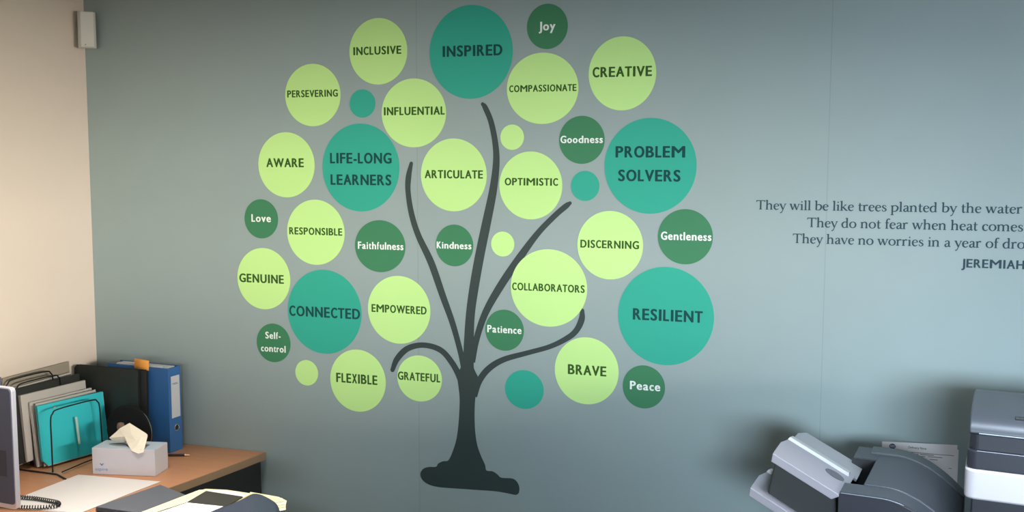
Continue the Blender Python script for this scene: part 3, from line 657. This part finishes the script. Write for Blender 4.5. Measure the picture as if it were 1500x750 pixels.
lettering('end_print', 'x', .010, .012, M_LOGO2, tb, (TL+.0003, .062, .050), xdir=(0, 1, 0), ydir=(0, 0, 1), weight=0.0) if False else None
ts = empty('tissue', (.3000, -.3910, DZ+TH+.001), TA, 'crumpled cream-white tissue pulled up out of the tissue box', 'tissue')
TP = dict(A=(.0727, .045, .052), B=(.1032, .050, .069), C=(.1656, .035, .041), D=(.172, .030, .0315), E=(.1739, -.004, -.009), F=(.158, -.006, -.013), G=(.1345, -.004, -.0055),
          H=(.0955, .030, .030), I=(.1113, .018, .009), J=(.1376, .021, .0207), K=(.152, .027, .030), C2=(.1705, .0335, .0375), L=(.150, .006, .010), M=(.166, .010, .012),
          T=(.038, .040, .021), U=(.049, .042, .011), V=(.080, .038, .012), W=(.098, .034, .014), S1=(.085, .052, .0), S2=(.112, .053, .0), S3=(.142, .050, .0), N=(.118, .030, .038), Q=(.060, .044, .040))
def fold(name, faces):
    b = BM(); vv = {}
    for f in faces:
        b.faces.new([vv.setdefault(k, b.verts.new(TP[k])) if k not in vv else vv[k] for k in f.split()])
    o = obj(name, b, M_TISSUE, ts); solid(o, .0006)
fold('front_fold', ['A B N H', 'B C K N', 'H N J I', 'N K J', 'K C C2', 'K C2 D', 'J K L', 'K D M L', 'I J L G', 'L M F G', 'M D E', 'M E F'])
fold('left_fold', ['A H Q', 'Q H T', 'T H W V', 'T V U'])
fold('back_fold', ['S1 S2 B A', 'S2 S3 C B'])

# pen by the binder
pn = empty('pen', (.405, -.150, DZ), math.radians(20), 'dark pen with a copper tip lying beside the blue binder', 'pen')
b = BM(); lathe(b, [(.0035, 0), (.0042, .006), (.0042, .055)], (0, 0, .0046), 14, 0); obj('barrel', b, M_BLACKPL, pn, smooth=False)
b = BM(); lathe(b, [(.0042, .055), (.0040, .064), (.0014, .072)], (0, 0, .0046), 14, 0); obj('tip', b, M_COPPER, pn, label='copper coloured tip')

# papers on the desk
pp = empty('paper_sheet', (.41, -.55, DZ), 0, 'large white sheet of paper lying on the desk in front of the tissue box', 'paper')
b = BM(); prism(b, [(p[0]-.41, p[1]+.55) for p in ((.263, -.412), (.553, -.389), (.518, -.700), (.250, -.726))], 2, .0004, .0014); obj('upper_sheet', b, M_PAPER, pp)
b = BM(); prism(b, [(p[0]-.41, p[1]+.55) for p in ((.262, -.416), (.545, -.391), (.511, -.705), (.251, -.730))], 2, .0001, .0003); obj('lower_sheet', b, M_PAPERG, pp)

# coiled telephone cord
cd_ = empty('coiled_cord', (.34, -.69, DZ), 0, 'black coiled telephone cord looped across the white paper beside the monitor', 'cord')
path = catmull([(.20, -.662, .7285), (.267, -.660, .7285), (.318, -.656, .7285), (.369, -.659, .7285), (.405, -.664, .7285), (.424, -.678, .7285), (.420, -.694, .7285), (.398, -.710, .7285), (.344, -.728, .7285), (.28, -.738, .7285), (.20, -.742, .7285)], 60)
hel = []; up = Vector((0, 0, 1)); s = 0.0
for i, p in enumerate(path):
    t = (path[min(i+1, len(path)-1)]-path[max(i-1, 0)]).normalized(); sd = t.cross(up)
    if i: s += (p-path[i-1]).length
    a = 2*math.pi*s/.0078
    hel.append(p+(up*math.cos(a)+sd*math.sin(a))*.0052-Vector((.34, -.69, DZ)))
b = BM(); tube(b, hel, .0015, 6); obj('coil', b, M_BLACKPL, cd_, smooth=True)

# monitor at the left edge
mo = empty('computer_monitor', (.234, -.83, DZ), math.radians(-5), 'dark-screened computer monitor with a silver bezel at the left edge', 'monitor')
MW, MB, MT = .205, .050, .386
def rrect(x0, z0, x1, z1, r, n=6):
    return [(cx+r*math.cos(math.radians(a0+90*k/n)), cz+r*math.sin(math.radians(a0+90*k/n))) for cx, cz, a0 in ((x1-r, z1-r, 0), (x0+r, z1-r, 90), (x0+r, z0+r, 180), (x1-r, z0+r, 270)) for k in range(n+1)]
b = BM(); prism(b, rrect(-MW, MB, MW, MT, .012), 1, 0, .015); obj('bezel', b, M_SILVER, mo, bevel=.002)
b = BM(); prism(b, rrect(-MW+.004, MB+.014, MW-.0035, MT-.0035, .010), 1, -.0025, .002); obj('screen', b, M_SCREEN, mo, bevel=.0008)
b = BM(); prism(b, rrect(-.16, MB+.03, .16, MT-.04, .02), 1, .015, .040); obj('back_shell', b, M_BLACKPL, mo, bevel=.008)
b = BM(); box2(b, (-.028, .028, .008), (.028, .046, .22)); obj('neck', b, M_BLACKPL, mo, bevel=.004)
b = BM(); lathe(b, [(.075, 0), (.075, .008), (.066, .013), (.03, .016)], (0, .0, 0), 40); obj('stand_base', b, M_BLACKPL, mo)
b = BM(); box2(b, (.150, -.0029, MB+.090), (.178, -.0025, MB+.162)); obj('reflection_patch', b, M_SCREEN_REFL, mo, label='dark reflection painted as a rectangle on the screen')  # screen reflection put in as a darker rectangle

# ------------------------------------------------------------------ folders and papers on the cabinet
sf = empty('document_box', (.78, -.79, DZ), 0, 'slate grey flat document box under the cream folder at the bottom left', 'document box')
def R3(pts, z, o): return [(p[0]-o[0], p[1]-o[1], z) for p in pts]
sb = [(.679, -.827), (.7259, -.6151), (.845, -.6665), (.955, -.70), (.955, -.835)]
b = BM(); hull(b, R3(sb, .0005, (.78, -.79)), R3(sb, .066, (.78, -.79))); obj('tray', b, M_NAVYF, sf, bevel=.003)
b = BM(); hull(b, R3(sb, .0665, (.78, -.79)), R3([(p[0]*.985+.012, p[1]*.985-.012) for p in sb], .080, (.78, -.79))); obj('lid', b, M_SLATEF, sf, bevel=.002)

fc = empty('manila_folder', (1.0, -.75, DZ+.081), 0, 'open cream folder with splayed sheets lying on the slate document box', 'folder')
def flat(name, pts, z0, z1, m, parent, o, label=None):
    b = BM(); hull(b, [(p[0]-o[0], p[1]-o[1], z0) for p in pts], [(p[0]-o[0], p[1]-o[1], z1) for p in pts]); return obj(name, b, m, parent, label=label)
O_ = (1.0, -.75)
flat('back_leaf', [(.8313, -.836), (.8669, -.6342), (.8754, -.6296), (.8784, -.6211), (.9411, -.6098), (1.032, -.6163), (1.10, -.66), (1.10, -.93), (.8107, -.95)], .0, .003, M_CREAMP, fc, O_)
for k, (dx, dy) in enumerate(((.004, -.030), (-.006, -.014), (-.016, .002), (-.030, .016))):
    z = .0032+.0013*k
    flat('loose_sheet', [(1.020, -.616-dy*.1), (1.095+dx*.5, -.6245), (1.142+dx*.8, -.6330+dy*.2), (1.156+dx, -.652+dy*.6), (1.176+dx, -.674+dy), (1.160+dx, -.692+dy), (1.10+dx, -.76+dy), (1.05, -.74)], z, z+.0006, M_CREAMP if k % 2 else mat('pale_cream_card', (.70, .68, .54), .8), fc, O_)
wb = empty('paper_sheet', (.95, -.70, DZ+.0842), 0, 'white sheet whose edge shows behind the black printed sheet on the cream folder', 'paper')
flat('sheet', [(.8800, -.86), (.9000, -.70), (.8935, -.6290), (.948, -.6190), (1.022, -.6300), (1.015, -.70), (1.00, -.86)], 0, .0008, M_PAPER, wb, (.95, -.70))
bs = empty('printed_sheet', (.93, -.70, DZ+.0852), 0, 'black printed sheet lying on the open cream folder', 'paper')
flat('sheet', [(.8550, -.883), (.8750, -.8352), (.9046, -.7429), (.8979, -.646), (1.020, -.6560), (1.020, -.7400), (1.00, -.90)], 0, .0030, M_SHEETBK, bs, (.93, -.70))
ws = empty('paper_sheet', (.93, -.78, DZ+.0884), 0, 'bright white sheet lying on the black printed sheet at the bottom edge', 'paper')
flat('sheet', [(.9108, -.7484), (1.018, -.7443), (1.010, -.7924), (.990, -.88), (.868, -.88), (.8880, -.8281)], 0, .0012, mat('bright_white_paper', (.86, .86, .84), .8), ws, (.93, -.78))
oe = empty('orange_edged_sheet', (1.03, -.70, DZ+.0902), 0, 'narrow orange-yellow sheet edge between black sheet and navy folder', 'paper')
flat('sheet', [(1.0398, -.7178), (1.0320, -.6609), (1.0371, -.6330), (1.058, -.650), (1.06, -.7237)], 0, .0010, mat('amber_paper', (.72, .48, .12), .7), oe, (1.03, -.70))
nf = empty('navy_folder', (1.06, -.75, DZ+.0915), 0, 'navy folder cover bent over the right side of the cream folder', 'folder')
rows = [[(1.0447, -.6599, .8145), (1.0483, -.6454, .815), (1.0704, -.647, .815), (1.108, -.6641, .812)],
        [(1.0451, -.7258, .8145), (1.0749, -.7202, .824), (1.1062, -.6979, .822), (1.1464, -.6903, .8115)],
        [(1.0224, -.8028, .8145), (1.094, -.8034, .828), (1.143, -.7705, .826), (1.1792, -.7317, .810)],
        [(.9992, -.8991, .8145), (1.0882, -.8987, .828), (1.1568, -.8551, .826), (1.2201, -.7973, .810)]]
b = BM(); grid(b, [[(p[0]-1.06, p[1]+.75, p[2]-DZ-.0900) for p in r] for r in rows]); solid(obj('cover', b, M_NAVYF, nf, smooth=True), .0012, 2)

# ------------------------------------------------------------------ the copier at the right
CR = math.radians(-7.9)
cp = empty('photocopier', (2.552, -.62, 0), CR, 'blue-grey and white office photocopier standing by the wall at the right', 'photocopier')
# paper finisher on its left: a rounded dark shell with an open mouth at the left
def crown(x): return .970 if x < .09 else .970-.085*((x-.09)/.16)**1.9
prof = [(.048, crown(.048))]+[(x, crown(x)) for x in [.06+.01*k for k in range(20)]]
b = BM(); prism(b, [(0.0, .80), (.252, .80)]+[(x, crown(x)-.0035) for x in (.252, .24, .23, .22, .21, .20, .19, .18, .17, .16, .15, .14, .13, .12, .11, .10, .09, .06)]+[(.004, .9665), (0, .962)], 1, 0, .070)
obj('finisher_front', b, M_COP_DK2, cp, bevel=.002)
b = BM(); prism(b, [(x, crown(x)+.0005) for x in (.004, .05, .09, .10, .11, .12, .13, .14, .15, .16, .17, .18, .19, .20, .21, .22, .23, .24, .252)]+[(x, crown(x)-.003) for x in (.252, .24, .23, .22, .21, .20, .19, .18, .17, .16, .15, .14, .13, .12, .11, .10, .09, .05, .004)], 1, .002, .072)
obj('finisher_ledge', b, M_COP_DK, cp)
shell = [(x, crown(x)+.004) for x in (.050, .07, .09, .10, .11, .12, .13, .14, .15, .16, .17, .18, .19, .20, .21, .22, .23, .24, .252)]
b = BM(); hull(b, [(.030, .073, .80), (.252, .073, .80)]+[(x if i else .046, .073, z) for i, (x, z) in reversed(list(enumerate(shell)))],
               [(.030, .395, .80), (.252, .395, .80)]+[(x, .395, z) for (x, z) in reversed(shell)])
obj('finisher_cover', b, M_COP_DK, cp, bevel=.004)
b = BM(); prism(b, [(x, crown(x)+.009) for x in (.030, .05, .07, .09, .10, .11, .12, .13, .14, .15, .16, .17, .18, .19, .20, .21, .22, .23, .24, .252)]+[(x, crown(x)) for x in (.252, .24, .22, .20, .18, .16, .14, .12, .10, .09, .05, .030)], 1, .335, .392)
obj('finisher_rear_rib', b, mat('mid_grey_plastic', (.085, .095, .100), .45), cp, bevel=.002)
b = BM(); box2(b, (-.006, .285, .880), (.052, .395, .9735)); obj('exit_housing', b, M_COP_DK, cp, bevel=.003)
b = BM(); box2(b, (-.0075, .280, .872), (.050, .2855, .9725)); obj('exit_mouth', b, M_BLACKPL, cp, label='dark exit mouth')
b = BM(); box2(b, (.002, .071, .80), (.040, .285, .905)); obj('exit_slot', b, M_BLACKPL, cp)
b = BM(); box2(b, (.0, .0, .10), (.252, .395, .80)); obj('finisher_body', b, M_COP_DK2, cp, bevel=.004)
b = BM(); tube(b, [(x, -.0006, crown(x)-.0022) for x in (.006, .03, .06, .09, .10, .11, .12, .13, .14)], .0008, 6); obj('highlight_line', b, mat('painted_highlight', (.30, .34, .38), .4), cp, label='bright painted highlight line')  # highlight along the front edge, drawn as a thin pale rod

# output trays rising to the left
def tray(p0, p1, depth, name, y0=0.0):
    """p0 (far, high end) to p1 (machine end) are the lower front edge in (x, z)"""
    d = Vector((p1[0]-p0[0], 0, p1[1]-p0[1])); Ln = d.length; d.normalize(); n = Vector((-d.z, 0, d.x)); O = Vector((p0[0], y0, p0[1]))
    def P(s, y, h): return O+d*s+Vector((0, y, 0))+n*h
    t = empty(name, (0, 0, 0)); t.parent = cp; t.rotation_euler = (0, 0, 0)
    bpy.data.objects.remove(t)
    b = BM()
    hull(b, [P(.004, 0, .0), P(Ln-.002, 0, .0), P(Ln+.012, 0, .020), P(-.002, 0, .020)], [P(.004, .012, .0), P(Ln-.002, .012, .0), P(Ln+.012, .012, .020), P(-.002, .012, .020)])
    tr = obj(name, b, M_COP_GR, cp, bevel=.002)
    b = BM(); hull(b, [P(-.002, .012, .012), P(Ln+.014, .012, .012), P(Ln+.020, depth*.62, .012), P(.012, depth*.62, .012), P(-.004, depth*.35, .012)],
                   [P(-.002, .012, .019), P(Ln+.014, .012, .019), P(Ln+.020, depth*.62, .019), P(.012, depth*.62, .019), P(-.004, depth*.35, .019)])
    obj('tray_plate', b, M_COP_GR, tr, bevel=.001)
    b = BM(); hull(b, [P(.004, depth*.50, .019), P(Ln+.008, depth*.50, .019), P(Ln+.008, depth*.60, .019), P(.008, depth*.60, .019)],
                   [P(.006, depth*.52, .026), P(Ln+.004, depth*.52, .026), P(Ln+.004, depth*.58, .026), P(.010, depth*.58, .026)])
    obj('tray_ridge', b, mat('pale_grey_plastic', (.50, .49, .48), .35), tr, bevel=.001, label='paler raised ridge')
    b = BM(); hull(b, [P(.012, depth*.62, .006), P(Ln+.028, depth*.62, .006), P(Ln+.028, depth, .006), P(.03, depth, .006), P(.014, depth*.86, .006)],
                   [P(.012, depth*.62, .013), P(Ln+.028, depth*.62, .013), P(Ln+.028, depth, .013), P(.03, depth, .013), P(.014, depth*.86, .013)])
    obj('rear_plate', b, M_COP_GR2, tr, bevel=.001)
    b = BM(); c = P(Ln-.022, depth*.36, .0195)
    hull(b, [c+d*(.024*math.cos(a))+Vector((0, .020*math.sin(a), 0)) for a in (2*math.pi*k/20 for k in range(20))], [c+n*.0008+d*(.024*math.cos(a))+Vector((0, .020*math.sin(a), 0)) for a in (2*math.pi*k/20 for k in range(20))])
    obj('finger_recess', b, mat('recess_grey', (.13, .13, .14), .5), tr, label='darker finger recess')
    return P
PT = tray((-.156, 1.021), (-.013, .948), .30, 'output_tray')
tray((-.206, .932), (-.062, .858), .30, 'output_tray')
b = BM(); hull(b, [(-.150, .035, 1.012), (-.010, .035, .942), (.0, .035, .84), (-.085, .035, .885), (-.165, .035, .930)], [(-.150, .27, 1.012), (-.010, .27, .942), (.0, .27, .84), (-.085, .27, .885), (-.165, .27, .930)])
obj('shade_wedge', b, mat('painted_gap_shade', (.040, .044, .042), .6), cp, bevel=.004)  # dark wedge added for the shaded gap below the upper tray

# scanner and document feeder, the right part of the copier
SX0, SX1, SD = .262, .86, .40
def rr(x0, y0, x1, y1, r, n=6):
    out = []
    for cx, cy, a0 in ((x1-r, y1-r, 0), (x0+r, y1-r, 90), (x0+r, y0+r, 180), (x1-r, y0+r, 270)):
        for k in range(n+1): a = math.radians(a0+90*k/n); out.append((cx+r*math.cos(a), cy+r*math.sin(a)))
    return out
b = BM(); prism(b, rr(SX0-.003, -.004, SX1, SD, .022), 2, .994, 1.060); obj('scanner_band', b, M_COP_WH, cp, bevel=.006, seg=3, label='white scanner band')
b = BM(); prism(b, rr(SX0, .0, SX1, SD, .020), 2, 1.0605, 1.100); obj('platen_lid', b, M_COP_DK2, cp, bevel=.003)
b = BM(); prism(b, rr(SX0+.004, .016, SX1-.004, SD-.004, .018), 2, 1.100, 1.134); obj('feeder_recess', b, M_COP_DK2, cp)
b = BM(); tube(b, [(SX0+.02, -.0002, 1.1002), (SX1-.02, -.0002, 1.1002)], .0009, 6); obj('lid_line', b, mat('grey_trim', (.22, .24, .28), .4), cp)
top = [(.004, 1.134), (.0, 1.140), (.004, 1.150), (.018, 1.162), (.045, 1.171), (.09, 1.176), (.18, 1.176), (.30, 1.168), (.385, 1.155), (.398, 1.146), (.398, 1.134)]
b = BM(); prism(b, top, 0, SX0+.003, SX1-.003); obj('feeder_cover', b, M_COP_DK, cp, bevel=.006, seg=3)
b = BM(); tube(b, [(SX0+.022, -.0006, 1.1385), (SX1-.02, -.0006, 1.1385)], .0013, 6); obj('feeder_highlight', b, mat('painted_highlight', (.30, .34, .38), .4), cp, label='bright painted highlight line')  # highlight on the feeder lip, modelled as a pale rod
b = BM(); box2(b, (.352, .034, 1.168), (.372, .050, 1.1725)); obj('feeder_latch', b, M_BLACKPL, cp, bevel=.001)
b = BM(); box2(b, (SX0+.012, .012, .10), (SX1-.01, SD, .994)); obj('main_body', b, M_COP_DK2, cp, bevel=.004)
for k in range(3):
    b = BM(); box2(b, (SX0+.02, -.004, .14+.2*k), (SX1-.02, .012, .325+.2*k)); d = obj('paper_drawer', b, M_COP_WH, cp, bevel=.004)
    b = BM(); box2(b, (SX0+.2, -.006, .28+.2*k), (SX1-.2, -.003, .305+.2*k)); obj('drawer_grip', b, M_COP_DK2, d)
for (x, y) in ((.03, .04), (.03, .36), (SX1-.04, .04), (SX1-.04, .36), (.30, .04), (.30, .36)):
    b = BM(); lathe(b, [(.018, 0), (.02, .01), (.02, .09), (.012, .10)], (x, y, 0), 14); obj('foot', b, M_BLACKPL, cp)

# delivery note on the wall behind the copier
dn = empty('delivery_note', (2.762, -.0215, .80), 0, 'white delivery note sheet with a blue round mark behind the copier', 'paper')
def WP(x, z): return (x-2.762, z-.80)
b = BM(); prism(b, [WP(2.665, .937), WP(2.8585, .9435), WP(2.8585, .66), WP(2.665, .66)], 1, 0, -.0008); obj('front_sheet', b, mat('note_paper', (.82, .79, .77), .8), dn)
b = BM(); prism(b, [WP(2.670, .930), WP(2.862, .930), WP(2.8622, .66), WP(2.670, .66)], 1, .002, .0008); obj('rear_sheet', b, mat('note_paper', (.82, .79, .77), .8), dn)
b = BM(); prism(b, [(2.6925-2.762+.0085*math.cos(a), .9255-.80+.0075*math.sin(a)) for a in (2*math.pi*k/28 for k in range(28))], 1, -.0008, -.0012); lg = obj('round_mark', b, mat('navy_print', (.03, .05, .16), .6), dn, label='dark blue round mark with pale lines')
for k in range(3):
    b = BM(); box2(b, (2.686-2.762, -.0016, .9228-.80+.0025*k), (2.699-2.762, -.0012, .9239-.80+.0025*k)); obj('mark_line', b, M_PAPER, lg)
lettering('heading', 'Delivery Note', .046, .0060, M_BLACKIN, dn, (2.757-2.762, -.0011, .9268-.80), weight=0.012, label='dark printed heading')
b = BM(); box2(b, (2.706-2.762, -.0012, .9125-.80), (2.851-2.762, -.0008, .9136-.80)); obj('rule', b, M_BLACKIN, dn)
for (x0, x1, z) in ((2.727, 2.760, .9075), (2.765, 2.800, .9085), (2.742, 2.778, .9028), (2.785, 2.822, .9040), (2.79, 2.81, .8965), (2.838, 2.846, .876)):
    b = BM(); box2(b, (x0-2.762, -.0011, z-.80), (x1-2.762, -.0008, z+.0016-.80)); obj('print_line', b, M_GREYIN, dn)
